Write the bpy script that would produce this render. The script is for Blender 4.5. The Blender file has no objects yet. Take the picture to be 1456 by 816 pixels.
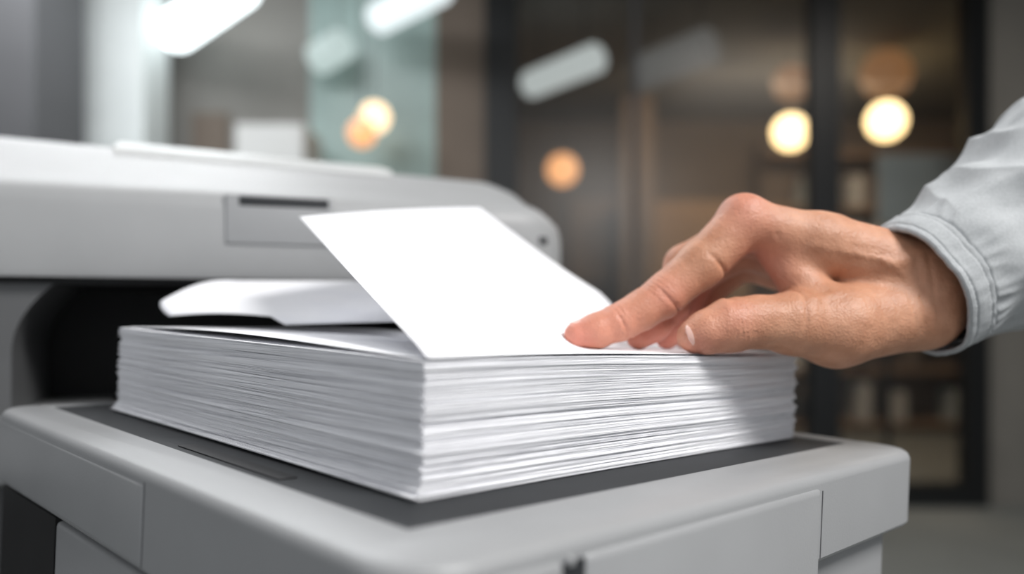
import bpy, math, random
import numpy as np
from mathutils import Vector, noise
random.seed(4); np.random.seed(4)
CZ=1.05   # camera height above floor
scene=bpy.context.scene

# ---------------------------------------------------------------- helpers
def empty(name):
    e=bpy.data.objects.new(name,None); scene.collection.objects.link(e); return e
def mesh(name,verts,faces,mat=None,parent=None,smooth=False,ang=None):
    me=bpy.data.meshes.new(name); me.from_pydata([tuple(map(float,v)) for v in verts],[],faces); me.update()
    ob=bpy.data.objects.new(name,me); scene.collection.objects.link(ob)
    if mat: me.materials.append(mat)
    if parent: ob.parent=parent
    if smooth:
        me.polygons.foreach_set('use_smooth',[True]*len(me.polygons))
        if ang: me.set_sharp_from_angle(angle=math.radians(ang))
    return ob
BOXF=[(0,3,2,1),(4,5,6,7),(0,1,5,4),(1,2,6,5),(2,3,7,6),(3,0,4,7)]
def box(name,x0,x1,y0,y1,z0,z1,mat,parent=None,f=None,bevel=0):
    vs=[(x0,y0,z0),(x1,y0,z0),(x1,y1,z0),(x0,y1,z0),(x0,y0,z1),(x1,y0,z1),(x1,y1,z1),(x0,y1,z1)]
    if f: vs=[f(*v) for v in vs]
    else: vs=[(a,b,c+CZ) for a,b,c in vs]
    ob=mesh(name,vs,BOXF,mat,parent)
    if bevel:
        m=ob.modifiers.new('bev','BEVEL'); m.width=bevel; m.segments=3; m.limit_method='ANGLE'
        ob.data.polygons.foreach_set('use_smooth',[True]*6)
        ob.data.set_sharp_from_angle(angle=math.radians(180))
    return ob
def M(u,v,w):   # printer / stack frame
    x=-0.0315+.7046*u-.7096*v; y=.30+.7096*u+.7046*v
    return (x+.041*w, y, -0.018+w-.041*x+CZ)
E1=(.942,.335); E2=(-.335,.942)
def S(s,e,z):   # scanner frame
    return (-.362+E1[0]*s+E2[0]*e, .58+E1[1]*s+E2[1]*e, z+CZ)

def mat(name,col,rough=.5,metal=0,noise_amt=0,nscale=30,bump=0,bscale=200,emit=None,estr=0,spec=.5,coat=0):
    m=bpy.data.materials.new(name); m.use_nodes=True
    nt=m.node_tree; b=nt.nodes['Principled BSDF']
    b.inputs['Base Color'].default_value=(*col,1); b.inputs['Roughness'].default_value=rough
    b.inputs['Metallic'].default_value=metal; b.inputs['Specular IOR Level'].default_value=spec
    b.inputs['Coat Weight'].default_value=coat
    tc=nt.nodes.new('ShaderNodeTexCoord')
    if noise_amt:
        n=nt.nodes.new('ShaderNodeTexNoise'); n.inputs['Scale'].default_value=nscale; n.inputs['Detail'].default_value=4
        nt.links.new(tc.outputs['Object'],n.inputs['Vector'])
        r=nt.nodes.new('ShaderNodeValToRGB')
        r.color_ramp.elements[0].position=.3; r.color_ramp.elements[1].position=.7
        r.color_ramp.elements[0].color=tuple(c*(1-noise_amt) for c in col)+(1,)
        r.color_ramp.elements[1].color=tuple(min(1,c*(1+noise_amt)) for c in col)+(1,)
        nt.links.new(n.outputs['Fac'],r.inputs['Fac']); nt.links.new(r.outputs['Color'],b.inputs['Base Color'])
    if bump:
        n=nt.nodes.new('ShaderNodeTexNoise'); n.inputs['Scale'].default_value=bscale; n.inputs['Detail'].default_value=3
        nt.links.new(tc.outputs['Object'],n.inputs['Vector'])
        bp=nt.nodes.new('ShaderNodeBump'); bp.inputs['Strength'].default_value=bump; bp.inputs['Distance'].default_value=.001
        nt.links.new(n.outputs['Fac'],bp.inputs['Height']); nt.links.new(bp.outputs['Normal'],b.inputs['Normal'])
    if emit:
        b.inputs['Emission Color'].default_value=(*emit,1); b.inputs['Emission Strength'].default_value=estr
    return m

m_plastic=mat('printer_plastic',(.325,.33,.337),.42,noise_amt=.03,nscale=20,bump=.1,bscale=900)
m_plastic_l=mat('printer_plastic_light',(.355,.36,.365),.46,noise_amt=.03,nscale=20,bump=.08,bscale=900,spec=.4)
m_plastic_m=mat('printer_plastic_mid',(.10,.102,.105),.5,noise_amt=.04)
m_dark=mat('printer_dark',(.026,.028,.031),.6,noise_amt=.1,spec=.35)
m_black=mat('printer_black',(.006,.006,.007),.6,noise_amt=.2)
m_seam=mat('seam_dark',(.12,.12,.125),.7,noise_amt=.1)

def paper_mat(name,edge):
    m=mat(name,(.90,.90,.93),.75,spec=.2)
    nt=m.node_tree; b=nt.nodes['Principled BSDF']
    tc=[n for n in nt.nodes if n.type=='TEX_COORD'][0]
    mp=nt.nodes.new('ShaderNodeMapping'); mp.inputs['Scale'].default_value=(4,4,2200) if edge else (30,30,30)
    n=nt.nodes.new('ShaderNodeTexNoise'); n.inputs['Scale'].default_value=1; n.inputs['Detail'].default_value=2
    r=nt.nodes.new('ShaderNodeValToRGB')
    lo=.70 if edge else .88
    r.color_ramp.elements[0].position=.35; r.color_ramp.elements[1].position=.50
    r.color_ramp.elements[0].color=(lo*.98,lo*.985,lo*1.03,1); r.color_ramp.elements[1].color=(.93,.932,.955,1) if edge else (.90,.902,.93,1)
    nt.links.new(tc.outputs['Object'],mp.inputs['Vector']); nt.links.new(mp.outputs['Vector'],n.inputs['Vector'])
    nt.links.new(n.outputs['Fac'],r.inputs['Fac']); nt.links.new(r.outputs['Color'],b.inputs['Base Color'])
    return m
m_stack=paper_mat('paper_edges',True); m_sheet=paper_mat('paper_white',False)

# ---------------------------------------------------------------- printer
printer=empty('office_printer')
def rrect(u0,u1,v0,v1,r,ins,n=10):
    u0+=ins;u1-=ins;v0+=ins;v1-=ins; r=max(r-ins,.002); out=[]
    for cx,cy,a0 in((u1-r,v0+r,-90),(u1-r,v1-r,0),(u0+r,v1-r,90),(u0+r,v0+r,180)):
        for i in range(n+1):
            a=math.radians(a0+90*i/n); out.append((cx+r*math.cos(a),cy+r*math.sin(a)))
    return out
T=-.0511
def ringsolid(name,dims,r,prof,mt,floor=False):
    vs=[];fs=[];n=None
    for k,(ins,w) in enumerate(prof):
        R=rrect(*dims,r,ins); n=len(R)
        for (u,v) in R:
            p=M(u,v,w)
            if floor and k==len(prof)-1: p=(p[0],p[1],0.0)
            vs.append(p)
    for k in range(len(prof)-1):
        for i in range(n):
            j=(i+1)%n
            fs.append((k*n+i,(k+1)*n+i,(k+1)*n+j,k*n+j))
    fs.append(tuple(range(n))); fs.append(tuple(reversed(range((len(prof)-1)*n,len(prof)*n))))
    return mesh(name,vs,fs,mt,printer,True,35)
HD=(-.058,.325,-.067,.345)
prof=[(.0052,T),(.005,T-.0001)]+[(.005-.005*math.sin(a),T-.005*(1-math.cos(a))) for a in [math.radians(x) for x in (20,40,60,80,90)]]+[(0,T-.040),(.0015,T-.042)]
hous=ringsolid('tray_housing',HD,.026,prof,m_plastic)
cut=box('recess_cutter',-.029,.302,-.030,.33,T-.0012,T+.02,None,None,f=M)
bm_=hous.modifiers.new('rec','BOOLEAN'); bm_.object=cut; bm_.operation='DIFFERENCE'; bm_.solver='EXACT'
bpy.context.view_layer.objects.active=hous
dg=bpy.context.evaluated_depsgraph_get()
me2=bpy.data.meshes.new_from_object(hous.evaluated_get(dg)); hous.modifiers.clear(); hous.data=me2
bpy.data.objects.remove(cut)
box('tray_plate',-.0288,.3018,-.0298,.3298,T-.0014,-.0517,m_dark,printer,f=M)
box('tray_guide',-.0235,-.0150,.06,.155,-.0517,-.0511,m_black,printer,f=M,bevel=.0003)
ringsolid('lower_body',(-.048,.3215,-.056,.33),.03,[(0,T-.041),(0,-1.0)],m_plastic,floor=True)
box('front_panel',.012,.187,-.0685,-.05,-.5,T-.0055,m_plastic,printer,f=M,bevel=.004)
box('front_panel_b',-.030,.004,-.0685,-.05,-.5,T-.0055,m_plastic,printer,f=M,bevel=.004)
box('front_slot',.003,.0135,-.0676,-.05,-.5,T-.0075,m_dark,printer,f=M)
box('front_latch',.0045,.0075,-.0688,-.05,T-.009,T-.0055,m_plastic_l,printer,f=M,bevel=.001)
box('side_panel',-.0535,-.04,.0,.23,-.36,T-.047,m_plastic,printer,f=M,bevel=.003)
box('side_black',-.052,-.04,.235,.335,-.8,T-.047,m_black,printer,f=M)
box('side_seam',-.0582,-.05,.1047,.1054,T-.040,T-.005,m_seam,printer,f=M)
box('side_band',-.0585,-.05,.1054,.330,T-.0405,T-.0055,m_plastic,printer,f=M,bevel=.0022)
box('corner_seam',.1885,.1892,-.0673,-.05,T-.040,T-.008,m_seam,printer,f=M)

def sbox(name,s0,s1,e0,e1,z0,z1,mt,bevel=0,fl=False):
    ob=box(name,s0,s1,e0,e1,z0,z1,mt,printer,f=S,bevel=bevel); 
    return ob
sbox('main_body',-.26,.43,.03,.50,-CZ,-.118,m_plastic_m,.006)
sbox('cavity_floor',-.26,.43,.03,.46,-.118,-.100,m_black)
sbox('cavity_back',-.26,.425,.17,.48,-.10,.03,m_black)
sbox('side_column',.32,.432,.12,.48,-.118,.03,m_plastic_m,.006)
sbox('lid_underside',-.26,.42,.012,.47,.0225,.031,m_black)
vs=[];fs=[]
zs=np.linspace(-.12,.028,20)
for z in zs:
    q=max(0,(z-(-.03))/.058); k=.004+ .034*q**2.2
    for (a,b) in ((-.22,.012),(k,.012),(k,.15),(-.22,.15)): vs.append(S(a,b,z))
for i in range(19):
    for j in range(4):
        fs.append((i*4+j,i*4+(j+1)%4,(i+1)*4+(j+1)%4,(i+1)*4+j))
mesh('left_support',vs,fs,m_plastic_m,printer,True,40)
sbox('left_sill',-.24,.06,-.028,.17,-.118,-.074,m_plastic,.006)

stations=[]
s_end=.448; R_=.055
stations=[(s,0,0) for s in np.linspace(-.30,s_end-R_,22)]
for a in np.linspace(0,88,12)[1:]:
    a=math.radians(a); stations.append((s_end-R_+R_*math.sin(a),R_*(1-math.cos(a)),1-math.cos(a)))
vs=[];fs=[];npf=0
crest=lambda s:.160-.020*min(1,max(0,(s+.05)/.5))
for (s,ins,q) in stations:
    top=crest(s); f=.097-.004*max(0,s)/.45
    drop=.6*ins
    P=[(0,.0275),(-.002,.034),(-.0015,f-.016),(-.0005,f-.010),(.002,f-.005),(.006,f-.0015),(.012,f+.0015),(.02,f+.005),(.05,f+.6*(top-f)*.45),(.09,f+.62*(top-f)),(.13,f+.85*(top-f)),(.165,f+.96*(top-f)),(.20,top),(.25,top+.001),(.44,top),(.485,top-.02),(.49,.03),(.48,.0275)]
    npf=len(P)
    for (e,z) in P:
        zz=z if z<.05 else max(.05,z-drop*(1.0 if e>.005 else .8))
        ee=e+ins if e<.25 else e-ins
        if e<.25: ee=min(ee,.25)
        vs.append(S(s,ee,zz))
ns=len(stations)
for i in range(ns-1):
    for j in range(npf):
        k=(j+1)%npf
        fs.append((i*npf+j,(i+1)*npf+j,(i+1)*npf+k,i*npf+k))
fs.append(tuple(range(npf))); fs.append(tuple(reversed(range((ns-1)*npf,ns*npf))))
mesh('scanner_unit',vs,fs,m_plastic_l,printer,True,40)
sbox('handle_plate',.150,.232,-.0034,.006,.054,.093,m_plastic,.0015)
sbox('handle_slot',.160,.228,-.0042,.004,.084,.0915,m_dark,.001)
sbox('port_cover',.405,.418,.001,.02,.062,.068,m_dark,.0005)
vs=[];fs=[]
for i,s in enumerate(np.linspace(.06,.30,20)):
    top=crest(s); f=.097
    for e,dz in ((.10,.0),(.105,.005),(.16,.006),(.165,-.004)):
        base=f+(.62+.23*(e-.09)/.04 if e<.13 else .85+.11*(e-.13)/.035)*(top-f)
        vs.append(S(s,e,base+dz))
for i in range(19):
    for j in range(3): fs.append((i*4+j,(i+1)*4+j,(i+1)*4+j+1,i*4+j+1))
fs+= [(0,1,2,3),(19*4+3,19*4+2,19*4+1,19*4)]
mesh('lid_highlight_ridge',vs,fs,mat('lid_highlight_white',(.62,.63,.63),.3,noise_amt=.02),printer,True,30)  # glossy highlight on the lid, put into a whiter colour and raised strip

# ---------------------------------------------------------------- paper stack
def wave(u,v,h):
    return h*(.0010*math.sin(u*11)*max(0,1-v*3)-.0006*math.sin(v*13+.4)+.0005*math.sin(u*23+v*17))
vs=[];fs=[];N=140;H=.0515;seg=22
du=dv=0
for i in range(N):
    h=i/(N-1)
    du=du*.7+random.gauss(0,.00026); dv=dv*.7+random.gauss(0,.00024)
    lu=.296+random.gauss(0,.0011)+.0016*math.sin(i*.28); lv=.300+random.gauss(0,.0012)
    if i<5: du-=.0015; dv-=.0007
    if random.random()<.06: dv-=.0008
    if random.random()<.06: du-=.0008
    yaw=random.gauss(0,.0016)
    w0=-H+H*i/N; th=H/N*random.uniform(.74,.99)
    if random.random()<.12: th*=.6
    ph=random.random()*6; 
    ring=[]
    for k in range(seg): ring.append((lu*k/seg,0))
    for k in range(seg): ring.append((lu,lv*k/seg))
    for k in range(seg): ring.append((lu*(1-k/seg),lv))
    for k in range(seg): ring.append((0,lv*(1-k/seg)))
    b=len(vs);n=len(ring)
    for z in (0,1):
        for (u,v) in ring:
            uu=u+du-yaw*(v-.15); vv=v+dv+yaw*(u-.15)
            w=w0+th*z+wave(u,v,h)+.00005*math.sin(u*60+ph)+.00005*math.sin(v*55+ph)
            vs.append(M(uu,vv,w))
    for k in range(n):
        j=(k+1)%n; fs.append((b+k,b+j,b+n+j,b+n+k))
    fs.append(tuple(b+n+k for k in range(n))); fs.append(tuple(b+k for k in reversed(range(n))))
mesh('paper_stack',vs,fs,m_stack)

def patch(name,fn,nu,nv,mt,th=.00012,parent=None):
    vs=[];fs=[]
    for i in range(nu+1):
        for j in range(nv+1): vs.append(fn(i/nu,j/nv))
    for i in range(nu):
        for j in range(nv):
            a=i*(nv+1)+j; fs.append((a,a+nv+1,a+nv+2,a+1))
    ob=mesh(name,vs,fs,mt,parent,True)
    m=ob.modifiers.new('t','SOLIDIFY'); m.thickness=th; m.offset=0
    return ob
V=lambda *a:Vector(a)
def bez(P,t):
    P=[Vector(p) for p in P]
    while len(P)>1: P=[P[i].lerp(P[i+1],t) for i in range(len(P)-1)]
    return P[0]
Np=Vector(M(0.0,-.001,.0014)); Rp=Vector(M(.288,.004,.0022))
TL=V(-.1352,.52,.062+CZ); TR=V(-.0260,.66,.0860+CZ)
c0=lambda s: bez([Np,Np.lerp(Rp,.33)+V(0,0,.0008),Np.lerp(Rp,.66)+V(0,0,.001),Rp],s)
c1=lambda s: bez([TL,TL.lerp(TR,.5)+V(0,0,.003),TR],s)
d0=lambda t: bez([Np,Np.lerp(TL,.35)+V(0,0,-.0015),Np.lerp(TL,.7),TL],t)
d1=lambda t: bez([Rp,V(.150,.57,-.020+CZ),V(.097,.60,-.018+CZ),V(.040,.64,.035+CZ),TR],t)
def sheet(s,t):
    A=c0(s).lerp(c1(s),t); B=d0(t).lerp(d1(t),s)
    C=(c0(0).lerp(c0(1),s)).lerp(c1(0).lerp(c1(1),s),t)
    return A+B-C
def sst(a,b,x):
    x=min(1,max(0,(x-a)/(b-a))); return x*x*(3-2*x)
def sheet2(s,t):
    p=sheet(s,t)
    x,y=p.x,p.y
    dx,dy=x+.0315,y-.30
    u=.7046*dx+.7096*dy; v=-.7096*dx+.7046*dy
    zt=-.018-.041*x+wave(min(.3,max(0,u)),max(0,v),1)+.0009+CZ
    uu=max(0,u)
    k=sst(.34*uu-.004,.34*uu+.008+.17*uu, v) if u>0 else 1
    z=zt+max(0,p.z-zt)*k
    p.z=z if u>0 else max(p.z,zt)
    return p
patch('paper_sheet',sheet2,64,64,m_sheet)
def loose(s,t):
    u=.001+.290*s; v=.004+.292*t
    w=.0005+wave(u,v,1)+.0040*math.sin(math.pi*min(1,t*1.05))*max(0,1-s*1.5)**.8*(.3+.7*t)
    return M(u+.003*t,v,w)
patch('paper_sheet',loose,30,30,m_sheet)
F1=V(-.1998,.60,.0250+CZ);F2=V(-.115,.625,.0255+CZ);F3=V(-.068,.50,-.0045+CZ);F4=V(-.1386,.50,-.0064+CZ)
def fold(s,t):
    if s<.45:
        q=s/.45
        L=bez([V(-.238,.555,.009+CZ),V(-.238,.55,.004+CZ),V(-.226,.54,-.001+CZ)],t)
        Rr=bez([F1,F1.lerp(F4,.5)+V(0,0,.002),F4.lerp(F1,.15)],t)
        p=L.lerp(Rr,q); p.z+=.0065*math.sin(math.pi*q)*(1-t*.6)*.8; return p
    q=(s-.45)/.55
    a=bez([F1,F1.lerp(F4,.5)+V(0,0,.002),F4],t); b=bez([F2,F2.lerp(F3,.5)+V(0,0,-.001),F3],t)
    return a.lerp(b,q)
patch('paper_sheet',fold,40,20,m_sheet)
def slot2(s,t):
    a=V(-.12,.66,.020+CZ).lerp(V(-.05,.52,-.008+CZ),t); b=V(-.06,.68,.022+CZ).lerp(V(-.005,.53,-.012+CZ),t)
    p=a.lerp(b,s); p.z-=.004*math.sin(math.pi*t); return p
patch('paper_sheet',slot2,20,20,m_sheet)

# ---------------------------------------------------------------- hand (signed-distance sculpt, mm units)
person=empty('person_arm')
h=0.85
X0,X1,Y0,Y1,Z0,Z1=20,312,412,548,-34,92
gx=np.arange(X0,X1,h,dtype=np.float32);gy=np.arange(Y0,Y1,h,dtype=np.float32);gz=np.arange(Z0,Z1,h,dtype=np.float32)
GX,GY,GZ=np.meshgrid(gx,gy,gz,indexing='ij')
def cone(a,b):
    ax,ay,az,ra=a;bx,by,bz,rb=b
    dx,dy,dz=bx-ax,by-ay,bz-az; L2=dx*dx+dy*dy+dz*dz
    t=np.clip(((GX-ax)*dx+(GY-ay)*dy+(GZ-az)*dz)/L2,0,1)
    return np.sqrt((GX-ax-t*dx)**2+(GY-ay-t*dy)**2+(GZ-az-t*dz)**2)-(ra+(rb-ra)*t)
def ell(c,r):
    q=np.sqrt(((GX-c[0])/r[0])**2+((GY-c[1])/r[1])**2+((GZ-c[2])/r[2])**2)
    return (q-1)*min(r)
def smin(a,b,k):
    hh=np.clip(.5+.5*(b-a)/k,0,1)
    return b+(a-b)*hh-k*hh*(1-hh)
def chain(P,k=3):
    D=None
    for i in range(len(P)-1):
        d=cone(P[i],P[i+1]); D=d if D is None else smin(D,d,k)
    return D
index=[(36,450,-11.3,7.4),(46.5,451.5,-9.2,9.2),(60.5,453.5,-3.8,10.2),(72,455,2.3,10.5),(84,456.5,10,11.8),(106,459,28,13),(131,463,52,14.4)]
middle=[(73,471,-12.6,7.6),(82,475,-6.5,9.2),(94,482,5,10),(103,491,30,11.2),(138,484,49,13.5)]
ring=[(92,486,-13.2,7.4),(99,491,-7.5,8.8),(106,498,4,9.4),(116,508,24,10.3),(143,505,41,12.5)]
pinky=[(106,506,-14.6,6.4),(111,511,-9,7.4),(117,518,-2,8),(127,526,14,8.8),(147,523,33,11)]
thumb=[(95.5,435,-11.8,8.0),(103,435.5,-9.6,11),(117,438,-5.6,13.9),(133,442,-4,13.6),(153,447,-5,16.4)]
palm=cone((131,463,52,13.5),(176,468,40,16.5))
palm=smin(palm,cone((176,468,41,16.5),(238,474,20,23)),8)
palm=smin(palm,cone((138,484,49,12.5),(236,486,20,21)),7)
palm=smin(palm,cone((143,505,41,12),(236,493,16,20)),7)
palm=smin(palm,cone((147,523,33,10.5),(236,498,10,19)),7)
palm=smin(palm,cone((153,447,-5,15.8),(180,456,-7,21.4)),8)
palm=smin(palm,cone((180,456,-7,21.4),(236,471,2,21)),8)
palm=smin(palm,cone((152,470,36,11),(168,460,8,13)),8)
palm=smin(palm,cone((170,490,28,14),(210,485,10,20)),8)
palm=smin(palm,cone((238,474,20,22.5),(312,494,62,25)),10)
palm=smin(palm,cone((236,472,3,20.5),(312,494,52,24)),10)
palm=smin(palm,ell((131,463,57.5),(12.5,10.5,10.5)),4)
F=smin(palm,chain(index,4),5)
for c in (middle,ring,pinky): F=np.minimum(F,smin(palm,chain(c,4),5))
F=np.minimum(F,smin(palm,chain(thumb,5),7))
def crease(c,axis,R,w,dep,dirn):
    a=np.array(axis,float);a/=np.linalg.norm(a);n=np.array(dirn,float);n/=np.linalg.norm(n)
    px,py,pz=GX-c[0],GY-c[1],GZ-c[2]
    pl=px*a[0]+py*a[1]+pz*a[2]; r=np.sqrt(px**2+py**2+pz**2)+1e-3
    m=np.clip((px*n[0]+py*n[1]+pz*n[2])/r*1.3,0,1)*np.clip((R*1.7-r)/(R*.5),0,1)
    return (dep*np.exp(-(pl/w)**2)*m).astype(np.float32)
ia=(.68,.03,.73); dor=(-.6,-.5,.62)
for o,dp in ((-4.6,.45),(-2.2,.7),(0.2,.9),(2.6,.8),(5,.5)):
    F+=crease((84+o*.68,456.5,10+o*.73),ia,11.8,.8,dp,dor)
for o,dp in ((-2,.5),(.5,.8),(3,.4)):
    F+=crease((61+o*.85,453.5,-3.8+o*.5),(.86,.1,.48),10.2,.8,dp,(-.4,-.5,.75))
F+=crease((84,456.5,10),(.7,0,.7),11.8,1.2,1.3,(.5,-.6,-.6))
F+=crease((60,453.5,-4.2),(.86,0,.48),10.2,1.0,1.0,(.3,-.6,-.6))
F+=crease((110,459,31),(.7,0,.7),13,1.3,1.3,(.6,-.5,-.6))
for o,dp in ((-5,.5),(-2.6,.8),(-.2,.95),(2.2,.9),(4.6,.6),(7,.35)):
    F+=crease((117+o,438,-5.6+o*.1),(.98,.15,.10+.04*o),13.9,.8,dp,(0,-.75,.65))
F+=crease((151,446,-4),(.97,.2,-.2),14,1.3,.8,(0,-.7,.7))
def line(a,b,w,dep):
    return (dep*np.exp(-((cone((*a,0),(*b,0)))/w)**2)).astype(np.float32)
F+=line((139,450,39),(150,447,22),1.6,2.2)+line((150,447,22),(170,443,14),1.6,1.8)
F+=line((146,450,44),(158,447,27),1.3,1.3)+line((136,436,9),(150,435,9),1.1,.7)
F+=line((222,450,38),(226,447,-14),1.6,.6)+line((229,451,38),(233,448,-14),1.5,.6)+line((216,448,30),(219,445,-10),1.3,.4)
for k in range(7):
    x=150+k*9; F+=line((x,451,40-k*1.2),(x+10,447,24-k*1.2),.9,.4)
for k in range(6):
    x=128+k*3.6; F+=line((x,446,60-k*1.5),(x+5,446,50-k*1.5),.9,.45)
F-=line((162,436,9),(196,445,23),3.5,1.4)+line((196,445,23),(232,454,35),4,1.5)
F-=line((135,455,63),(185,461,53),3.0,1.0)+line((185,461,53),(226,465,43),3.5,1.0)
F-=line((166,452,38),(205,450,30),2.2,.9)+line((205,450,30),(226,455,16),2.4,.8)
def nets(F,o,h):
    nx,ny,nz=F.shape
    cnt=np.zeros((nx-1,ny-1,nz-1),np.int8); pos=np.zeros((nx-1,ny-1,nz-1,3),np.float32)
    sl=lambda c:F[c[0]:nx-1+c[0],c[1]:ny-1+c[1],c[2]:nz-1+c[2]]
    for ax in range(3):
        for p in (0,1):
            for q in (0,1):
                a=[0,0,0]; oth=[i for i in range(3) if i!=ax]; a[oth[0]]=p;a[oth[1]]=q
                b=list(a); b[ax]=1
                fa,fb=sl(a),sl(b); m=(fa<0)!=(fb<0)
                ii=np.nonzero(m); t=fa[ii]/(fa[ii]-fb[ii])
                cnt[ii]+=1
                for k in range(3):
                    pos[ii[0],ii[1],ii[2],k]+= (t if k==ax else a[k])
    ii=np.nonzero(cnt); idx=-np.ones(cnt.shape,np.int64); idx[ii]=np.arange(len(ii[0]))
    P=pos[ii]/cnt[ii][:,None]+np.stack(ii,1); P=P*h+np.array(o)
    faces=[]
    for ax in range(3):
        s0=[slice(None)]*3; s1=[slice(None)]*3; s0[ax]=slice(0,-1); s1[ax]=slice(1,None)
        A=F[tuple(s0)]<0;B=F[tuple(s1)]<0
        i=np.stack(np.nonzero(A!=B),1)
        o1,o2=[k for k in range(3) if k!=ax]
        ok=(i[:,o1]>0)&(i[:,o2]>0)&(i[:,o1]<cnt.shape[o1])&(i[:,o2]<cnt.shape[o2])
        i=i[ok]; si=A[i[:,0],i[:,1],i[:,2]]
        q=[]
        for d1,d2 in ((1,1),(0,1),(0,0),(1,0)):
            j=i.copy(); j[:,o1]-=d1; j[:,o2]-=d2; q.append(idx[j[:,0],j[:,1],j[:,2]])
        q=np.stack(q,1)
        flip=si if ax!=1 else ~si
        q[~flip]=q[~flip][:,::-1]
        faces.append(q)
    return P,np.concatenate(faces)
P,Q=nets(F,(X0,Y0,Z0),h)
def g(pt,r): return np.exp(-(((P-np.array(pt))**2).sum(1))/r**2)
blush=1.0*g((34,447,-13),18)+.6*g((60,450,-3),13)+.55*g((84,448,12),14)+.6*g((128,455,60),17)+.6*g((97,430,-16),13)+.45*g((117,430,-2),13)+.9*g((75,475,-12),20)+.9*g((98,490,-5),26)+.9*g((110,505,5),25)+.6*g((140,460,26),18)
blush=np.clip(blush,0,1)
hand=mesh('hand',[(a/1000,b/1000,c/1000+CZ) for a,b,c in P],[tuple(map(int,q)) for q in Q],None,person,True)
at=hand.data.attributes.new('blush','FLOAT','POINT'); at.data.foreach_set('value',blush.astype(np.float32))
sm=hand.modifiers.new('s','SMOOTH'); sm.factor=.5; sm.iterations=1
ms=bpy.data.materials.new('skin'); ms.use_nodes=True; nt=ms.node_tree; b=nt.nodes['Principled BSDF']
tc=nt.nodes.new('ShaderNodeTexCoord')
a=nt.nodes.new('ShaderNodeAttribute'); a.attribute_name='blush'
n1=nt.nodes.new('ShaderNodeTexNoise'); n1.inputs['Scale'].default_value=80; n1.inputs['Detail'].default_value=6
nt.links.new(tc.outputs['Object'],n1.inputs['Vector'])
r1=nt.nodes.new('ShaderNodeValToRGB'); r1.color_ramp.elements[0].position=.3;r1.color_ramp.elements[1].position=.72
r1.color_ramp.elements[0].color=(.44,.205,.118,1); r1.color_ramp.elements[1].color=(.58,.295,.182,1)
nt.links.new(n1.outputs['Fac'],r1.inputs['Fac'])
mx=nt.nodes.new('ShaderNodeMix'); mx.data_type='RGBA'
nt.links.new(a.outputs['Fac'],mx.inputs['Factor']); nt.links.new(r1.outputs['Color'],mx.inputs[6]); mx.inputs[7].default_value=(.62,.235,.17,1)
nt.links.new(mx.outputs[2],b.inputs['Base Color'])
b.inputs['Roughness'].default_value=.47; b.inputs['Subsurface Weight'].default_value=.10; b.inputs['Subsurface Scale'].default_value=.003
b.inputs['Subsurface Radius'].default_value=(1,.35,.2); b.inputs['Specular IOR Level'].default_value=.42
vo=nt.nodes.new('ShaderNodeTexVoronoi'); vo.inputs['Scale'].default_value=800
n2=nt.nodes.new('ShaderNodeTexNoise'); n2.inputs['Scale'].default_value=330; n2.inputs['Detail'].default_value=5
n3=nt.nodes.new('ShaderNodeTexNoise'); n3.inputs['Scale'].default_value=60; n3.inputs['Detail'].default_value=3
for n in (vo,n2,n3): nt.links.new(tc.outputs['Object'],n.inputs['Vector'])
prev=None
for src,so,st,di in ((vo,'Distance',.45,.0005),(n2,'Fac',.48,.0008),(n3,'Fac',.45,.002)):
    bb_=nt.nodes.new('ShaderNodeBump'); bb_.inputs['Strength'].default_value=st; bb_.inputs['Distance'].default_value=di
    nt.links.new(src.outputs[so],bb_.inputs['Height'])
    if prev: nt.links.new(prev.outputs['Normal'],bb_.inputs['Normal'])
    prev=bb_
nt.links.new(prev.outputs['Normal'],b.inputs['Normal'])
hand.data.materials.append(ms)
m_nail=mat('nail',(.74,.46,.39),.2,noise_amt=.05,nscale=200)
m_nail.node_tree.nodes['Principled BSDF'].inputs['Subsurface Weight'].default_value=.1
m_nail.node_tree.nodes['Principled BSDF'].inputs['Subsurface Scale'].default_value=.002
def nail(name,tip,base,dors,L,ang,off=.4,shift=0):
    tp=np.array(tip[:3],float);bs=np.array(base[:3],float); ax=tp-bs; D=np.linalg.norm(ax); ax/=D
    n=np.array(dors,float); n-=ax*n.dot(ax); n/=np.linalg.norm(n); bb=np.cross(ax,n)
    vs=[];fs=[];A,B=20,16
    for i in range(A+1):
        s=-1+2*i/A
        d=D-L/2+s*L/2+shift
        r=tip[3]+(base[3]-tip[3])*(1-min(1,d/D)) if d<D else math.sqrt(max(1,tip[3]**2-((d-D)*.8)**2))
        th=math.radians(ang)*(1-abs(s)**4*.75)
        for j in range(B+1):
            t=-th+2*th*j/B
            o=off-.5*abs(j/B*2-1)**3-(.5 if i==0 else 0)
            p=bs+ax*d+(n*math.cos(t)+bb*math.sin(t))*(r+o)
            vs.append((p[0]/1000,p[1]/1000,p[2]/1000+CZ))
    for i in range(A):
        for j in range(B):
            k=i*(B+1)+j; fs.append((k,k+1,k+B+2,k+B+1))
    ob=mesh(name,vs,fs,m_nail,person,True); m=ob.modifiers.new('t','SOLIDIFY'); m.thickness=.0004; m.offset=-1
nail('thumb_nail',thumb[0],thumb[1],(-.3,-.9,.15),13,58,.85,4.3)
nail('index_nail',index[0],index[1],(-.2,.25,.9),9,50,.35,2.5)
nail('middle_nail',middle[0],middle[1],(-.7,.1,.5),9,50,.35,2)

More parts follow.
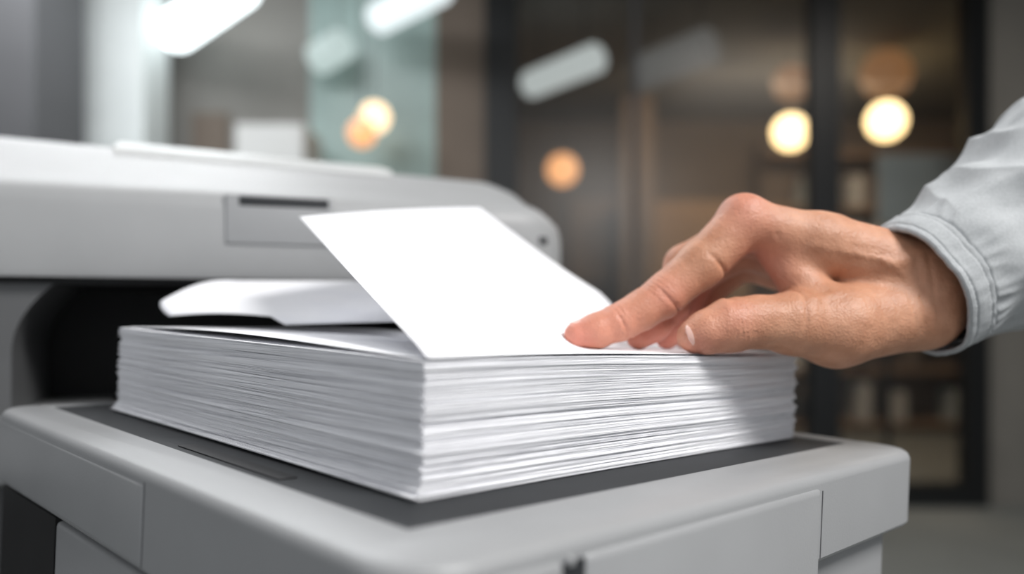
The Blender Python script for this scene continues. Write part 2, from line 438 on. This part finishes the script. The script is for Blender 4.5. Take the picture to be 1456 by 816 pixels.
# ---------------------------------------------------------------- sleeve
ctrl=[(230,469,12),(263,481,30),(303,496,51),(370,520,92),(480,556,160),(640,600,250)]
rad=[(40,34.5),(44,38.5),(52,46),(59,52),(62,56),(66,60)]
C=[Vector(p)/1000 for p in ctrl]
def cat(A,t):
    n=len(A)-1; i=min(int(t),n-1); f=t-i
    p0=A[max(i-1,0)];p1=A[i];p2=A[i+1];p3=A[min(i+2,n)]
    return .5*((2*p1)+(-p0+p2)*f+(2*p0-5*p1+4*p2-p3)*f*f+(-p0+3*p1-3*p2+p3)*f**3)
vs=[];fs=[];NR=220;NS=200
tl=[2.8*i/(NR*.87) if i<=NR*.87 else 2.8+2.2*(i-NR*.87)/(NR*.13) for i in range(NR+1)]
RA=[Vector((r[0],r[1],0))/1000 for r in rad]
dist=0;prev=None
def ridge(v): return (1-abs(noise.noise(v))*3.0)
for i,t in enumerate(tl):
    c=cat(C,t); tg=(cat(C,min(t+.02,5))-cat(C,max(t-.02,0))).normalized()
    r=cat(RA,t)
    if prev is not None: dist+=(c-prev).length
    prev=c
    side=tg.cross(Vector((0,0,1))).normalized(); up=side.cross(tg).normalized()
    d=dist*1000
    for j in range(NS):
        a=2*math.pi*j/NS
        ca,sa=math.cos(a),math.sin(a)
        far=min(1,max(0,(d-18))/26)
        fold=ridge(Vector((ca*1.1+d*.014,sa*1.1+d*.009,d*.017)))*.0044*far
        fold+=ridge(Vector((ca*1.9+7,sa*1.9-d*.02,d*.011)))*.0026*far
        fold+=noise.noise(Vector((ca*5+7,sa*5-d*.05,d*.04)))*.0009*far
        fold+=noise.noise(Vector((ca*1.4,sa*1.4,d*.03+9)))*.0026*min(1,(d+2)/10)
        puck=0
        if 17<d<46: puck=.0011*ridge(Vector((ca*5,sa*5,d*.03)))*math.exp(-((d-24)/10)**2)
        cuffw=.0005*noise.noise(Vector((ca*9,sa*9,d*.12)))*(1 if d<18 else 0)
        st=-.0010*math.exp(-((d-18.5)/1.0)**2)-.0005*math.exp(-((d-4.0)/.8)**2)-.0004*math.exp(-((d-14.5)/.7)**2)
        if abs(d-14.5)<.8: st-=.0004*max(0,math.sin(a*110))
        if abs(d-4)<.7: st-=.0004*max(0,math.sin(a*110))
        lip=(.0012 if d<17.5 else 0)-(.0010 if d<.6 else 0)
        low=.0022*noise.noise(Vector((ca*1.6,sa*1.6,3)))
        k=fold+puck+st+lip+low+cuffw
        vs.append(c+up*ca*(r.x+k)+side*sa*(r.y+k)+Vector((0,0,CZ)))
for i in range(NR):
    for j in range(NS):
        k=(j+1)%NS; fs.append((i*NS+j,i*NS+k,(i+1)*NS+k,(i+1)*NS+j))
fs.append(tuple(NR*NS+j for j in range(NS)))
m_cloth=mat('shirt_fabric',(.415,.43,.44),.9,noise_amt=.08,nscale=700,bump=.32,bscale=1800,spec=.12)
sl=mesh('shirt_sleeve',vs,fs,m_cloth,person,True)
m=sl.modifiers.new('t','SOLIDIFY'); m.thickness=.0022; m.offset=-1

# ---------------------------------------------------------------- room
def wm(name,col,r=.8,**k): return mat(name,col,r,noise_amt=.08,nscale=3,**k)
m_wall=wm('wall_paint',(.21,.20,.185)); m_wallb=wm('wall_brown',(.10,.085,.07)); m_ceil=wm('ceiling_paint',(.22,.22,.21))
m_floor=wm('floor_carpet',(.20,.21,.20)); m_col=wm('column_paint',(.60,.63,.625)); m_frame=mat('frame_black',(.008,.009,.010),.4,noise_amt=.1)
m_teal=mat('frosted_glass',(.30,.40,.38),.4,noise_amt=.3,nscale=1.5); m_brown=wm('wood_brown',(.15,.118,.095)); m_warm=wm('warm_wall',(.24,.16,.10))
m_dk=wm('dark_cabinet',(.085,.085,.09)); m_white=wm('white_laminate',(.50,.50,.49)); m_gr=wm('grey_board',(.42,.47,.48)); m_wc=wm('column_wood',(.13,.095,.068))
BW=4.5
box('floor',-4,4.2,-3,8,-CZ-.05,-CZ,m_floor)
box('ceiling',-4,4.2,-.5,8,1.85,1.9,m_ceil)
box('wall_left',-4.1,-4,-.5,8,-CZ,1.85,m_wall)
box('wall_right',4.2,4.3,-.5,8,-CZ,1.85,m_wallb)
box('wall_back',-4,4.2,7.8,7.9,-CZ,1.85,m_brown)
box('wall_partition',-4,-1.11,BW,BW+.1,-CZ,1.85,m_wall)
box('wall_partition_right',2.62,4.2,BW,BW+.1,-CZ,1.85,wm('wall_taupe',(.24,.228,.205)))
box('column',-2.26,-1.80,4.0,4.3,-CZ,1.85,m_col)
part=empty('glass_partition')
fr=lambda n,a,b,c=-CZ,d=1.85:box(n,a,b,BW-.04,BW+.06,c,d,m_frame,part)
fr('mullion_1',-.147,.03);fr('mullion_2',1.63,1.79);fr('mullion_3',2.48,2.60)
box('mullion_4',.66,.69,BW-.02,BW+.04,-CZ,1.85,m_dk,part)
fr('rail_bottom',.03,2.48,-CZ,-.93);fr('rail_top',-1.11,2.48,1.78,1.85)
box('panel_brown',-.42,-.147,BW,BW+.05,-CZ,1.78,m_brown,part)
box('panel_frosted',-1.11,-.42,BW,BW+.03,-CZ,1.78,m_teal,part)
mg=bpy.data.materials.new('clear_glass'); mg.use_nodes=True; nt=mg.node_tree; nt.nodes.clear()
o=nt.nodes.new('ShaderNodeOutputMaterial');tr=nt.nodes.new('ShaderNodeBsdfTransparent');gl=nt.nodes.new('ShaderNodeBsdfGlossy');mi=nt.nodes.new('ShaderNodeMixShader')
tr.inputs['Color'].default_value=(.90,.90,.89,1); gl.inputs['Roughness'].default_value=.3; mi.inputs[0].default_value=.03
nt.links.new(tr.outputs[0],mi.inputs[1]);nt.links.new(gl.outputs[0],mi.inputs[2]);nt.links.new(mi.outputs[0],o.inputs[0])
box('pane_1',.03,1.63,BW,BW+.01,-.93,1.78,mg,part); box('pane_2',1.79,2.48,BW,BW+.01,-.93,1.78,mg,part)
box('door_pull',1.86,1.89,BW-.09,BW-.05,-.3,.3,m_frame,part)
box('wood_cabinet',1.0,2.1,7.2,7.78,-CZ,1.0,m_warm)
shelf=empty('bookshelf')
box('back',2.3,4.1,7.6,7.75,-CZ,1.6,m_brown,shelf)
for i in range(6): box(f'shelf_{i}',2.3,4.1,7.25,7.6,-1.0+i*.48,-.96+i*.48,m_warm,shelf)
for i in range(28):
    x=2.35+random.random()*1.6; k=random.randint(0,4)
    c=random.choice([m_warm,m_white,m_dk,m_gr,m_brown])
    box(f'book_{i}',x,x+.1,7.3,7.55,-.96+k*.48,-.96+k*.48+random.uniform(.2,.36),c,shelf)
wb=empty('whiteboard_stand')
box('board',2.24,2.80,BW+.5,BW+.53,.55,.98,m_gr,wb)
for x in (2.28,2.74): box('leg',x,x+.03,BW+.5,BW+.53,-CZ,.55,m_frame,wb)
box('storage_cabinet',-3.0,-1.98,3.4,3.8,-CZ,1.8,m_dk)
box('copier_table',-1.35,-1.02,4.0,4.4,-CZ,.93,m_white)
box('wooden_door',-1.75,-1.55,BW-.03,BW,-CZ,1.1,m_brown)
box('office_desk',.2,1.4,5.6,6.3,-.35,-.30,m_warm)
box('desk_cabinet',.3,.7,5.65,6.2,-CZ,-.35,m_dk)
box('desk_cabinet',.95,1.35,5.65,6.2,-CZ,-.35,m_dk)
box('wall_picture',.55,.95,7.7,7.79,.3,1.1,m_warm)
box('wood_column',.92,1.20,6.9,7.1,-CZ,1.85,m_wc)

def em(name,c,s):
    m=mat(name,(.1,.1,.1),.5,emit=c,estr=s,noise_amt=.01); return m
m_w1=em('bulb_warm',(1,.70,.34),4.6); m_w2=em('bulb_orange',(1,.45,.17),1.3); m_w3=em('bulb_soft',(1,.45,.16),.24); m_w4=em('bulb_mid',(1,.72,.42),2.2)
def globe(x,y,z,r,mt):
    e=empty('pendant_lamp')
    bpy.ops.mesh.primitive_uv_sphere_add(segments=32,ring_count=16,radius=r,location=(x,y,z+CZ)); o=bpy.context.object; o.name='globe'; o.parent=e
    o.data.materials.append(mt); o.data.polygons.foreach_set('use_smooth',[True]*len(o.data.polygons))
    box('cord',x-.003,x+.003,y-.003,y+.003,z+r,1.85,m_frame,e)
globe(2.04,6,1.334,.125,m_w1); globe(2.74,6,1.416,.135,m_w1)
globe(1.91,5.6,1.58,.125,m_w3); globe(2.557,5.6,1.64,.17,m_w3)
globe(.37,6,1.06,.115,m_w2)
globe(-.706,4.2,1.01,.078,m_w4); globe(-.715,3.9,.865,.068,m_w2)
def tube(p,q,r,mt):
    e=empty('linear_ceiling_lamp')
    p=Vector(p);q=Vector(q); d=(q-p); L=d.length; c=(p+q)/2
    bpy.ops.mesh.primitive_cylinder_add(radius=r,depth=L,vertices=24,location=(c.x,c.y,c.z+CZ)); o=bpy.context.object
    o.rotation_euler=d.to_track_quat('Z','Y').to_euler(); o.name='tube'; o.data.materials.append(mt); o.parent=e
    for k in (.15,.85):
        s=p.lerp(q,k); box('cord',s.x-.004,s.x+.004,s.y-.004,s.y+.004,s.z+r,1.85,m_frame,e)
m_tube=em('tube_white',(.88,.98,1),3.5)
tube((-1.74,4.25,1.47),(-1.22,3.65,1.47),.10,m_tube)
tube((-.68,4.2,1.52),(-.34,3.8,1.52),.08,em('tube_white_b',(.85,.95,.97),1.1))
tube((-1.03,4.36,1.36),(-.88,4.25,1.40),.085,em('tube_dim',(.75,.93,.9),.62))
tube((.12,5.2,1.46),(.48,4.7,1.47),.085,em('tube_reflection',(.85,.93,.93),.62))  # glowing tube behind the pane stands in for a reflection in the glass
tube((.80,5.1,1.50),(1.15,4.75,1.56),.11,em('tube_faint',(.8,.8,.78),.10))

# ---------------------------------------------------------------- lights
def area(name,loc,tgt,sx,sy,pw,col):
    l=bpy.data.lights.new(name,'AREA'); l.shape='RECTANGLE'; l.size=sx; l.size_y=sy; l.energy=pw; l.color=col
    o=bpy.data.objects.new(name,l); scene.collection.objects.link(o); o.location=(loc[0],loc[1],loc[2]+CZ)
    o.rotation_euler=(Vector(tgt)-Vector(loc)).to_track_quat('-Z','Y').to_euler()
area('key_panel_light',(1.0,-.25,1.30),(.1,.45,0),.65,.55,38,(1,.985,.965))
area('ceiling_panel_light',(-.8,1.3,1.7),(-.2,.6,0),1.4,.8,19,(.97,.98,1))
area('office_panel_light',(-1.5,2.8,1.78),(-1.5,3.2,0),1.6,.6,50,(.95,.98,1))
area('lounge_panel_light',(2.0,6.0,1.78),(2.0,6.8,0),2.2,1.2,58,(1,.78,.56))
area('hall_panel_light',(1.8,3,1.78),(1.8,3.2,0),1.2,.5,14,(1,.93,.85))
w=bpy.data.worlds.new('World'); scene.world=w; w.use_nodes=True
bg=w.node_tree.nodes['Background']; bg.inputs[0].default_value=(.93,.96,1,1); bg.inputs[1].default_value=.62

# ---------------------------------------------------------------- camera
cam=bpy.data.cameras.new('camera'); co=bpy.data.objects.new('camera',cam); scene.collection.objects.link(co)
co.location=(0,0,CZ); co.rotation_euler=(math.pi/2,0,0)
cam.sensor_width=36; cam.lens=28.8; cam.shift_y=39/1456; cam.clip_start=.01
cam.dof.use_dof=True; cam.dof.focus_distance=.39; cam.dof.aperture_fstop=2.8; cam.dof.aperture_blades=8
scene.camera=co
scene.view_settings.view_transform='Standard'
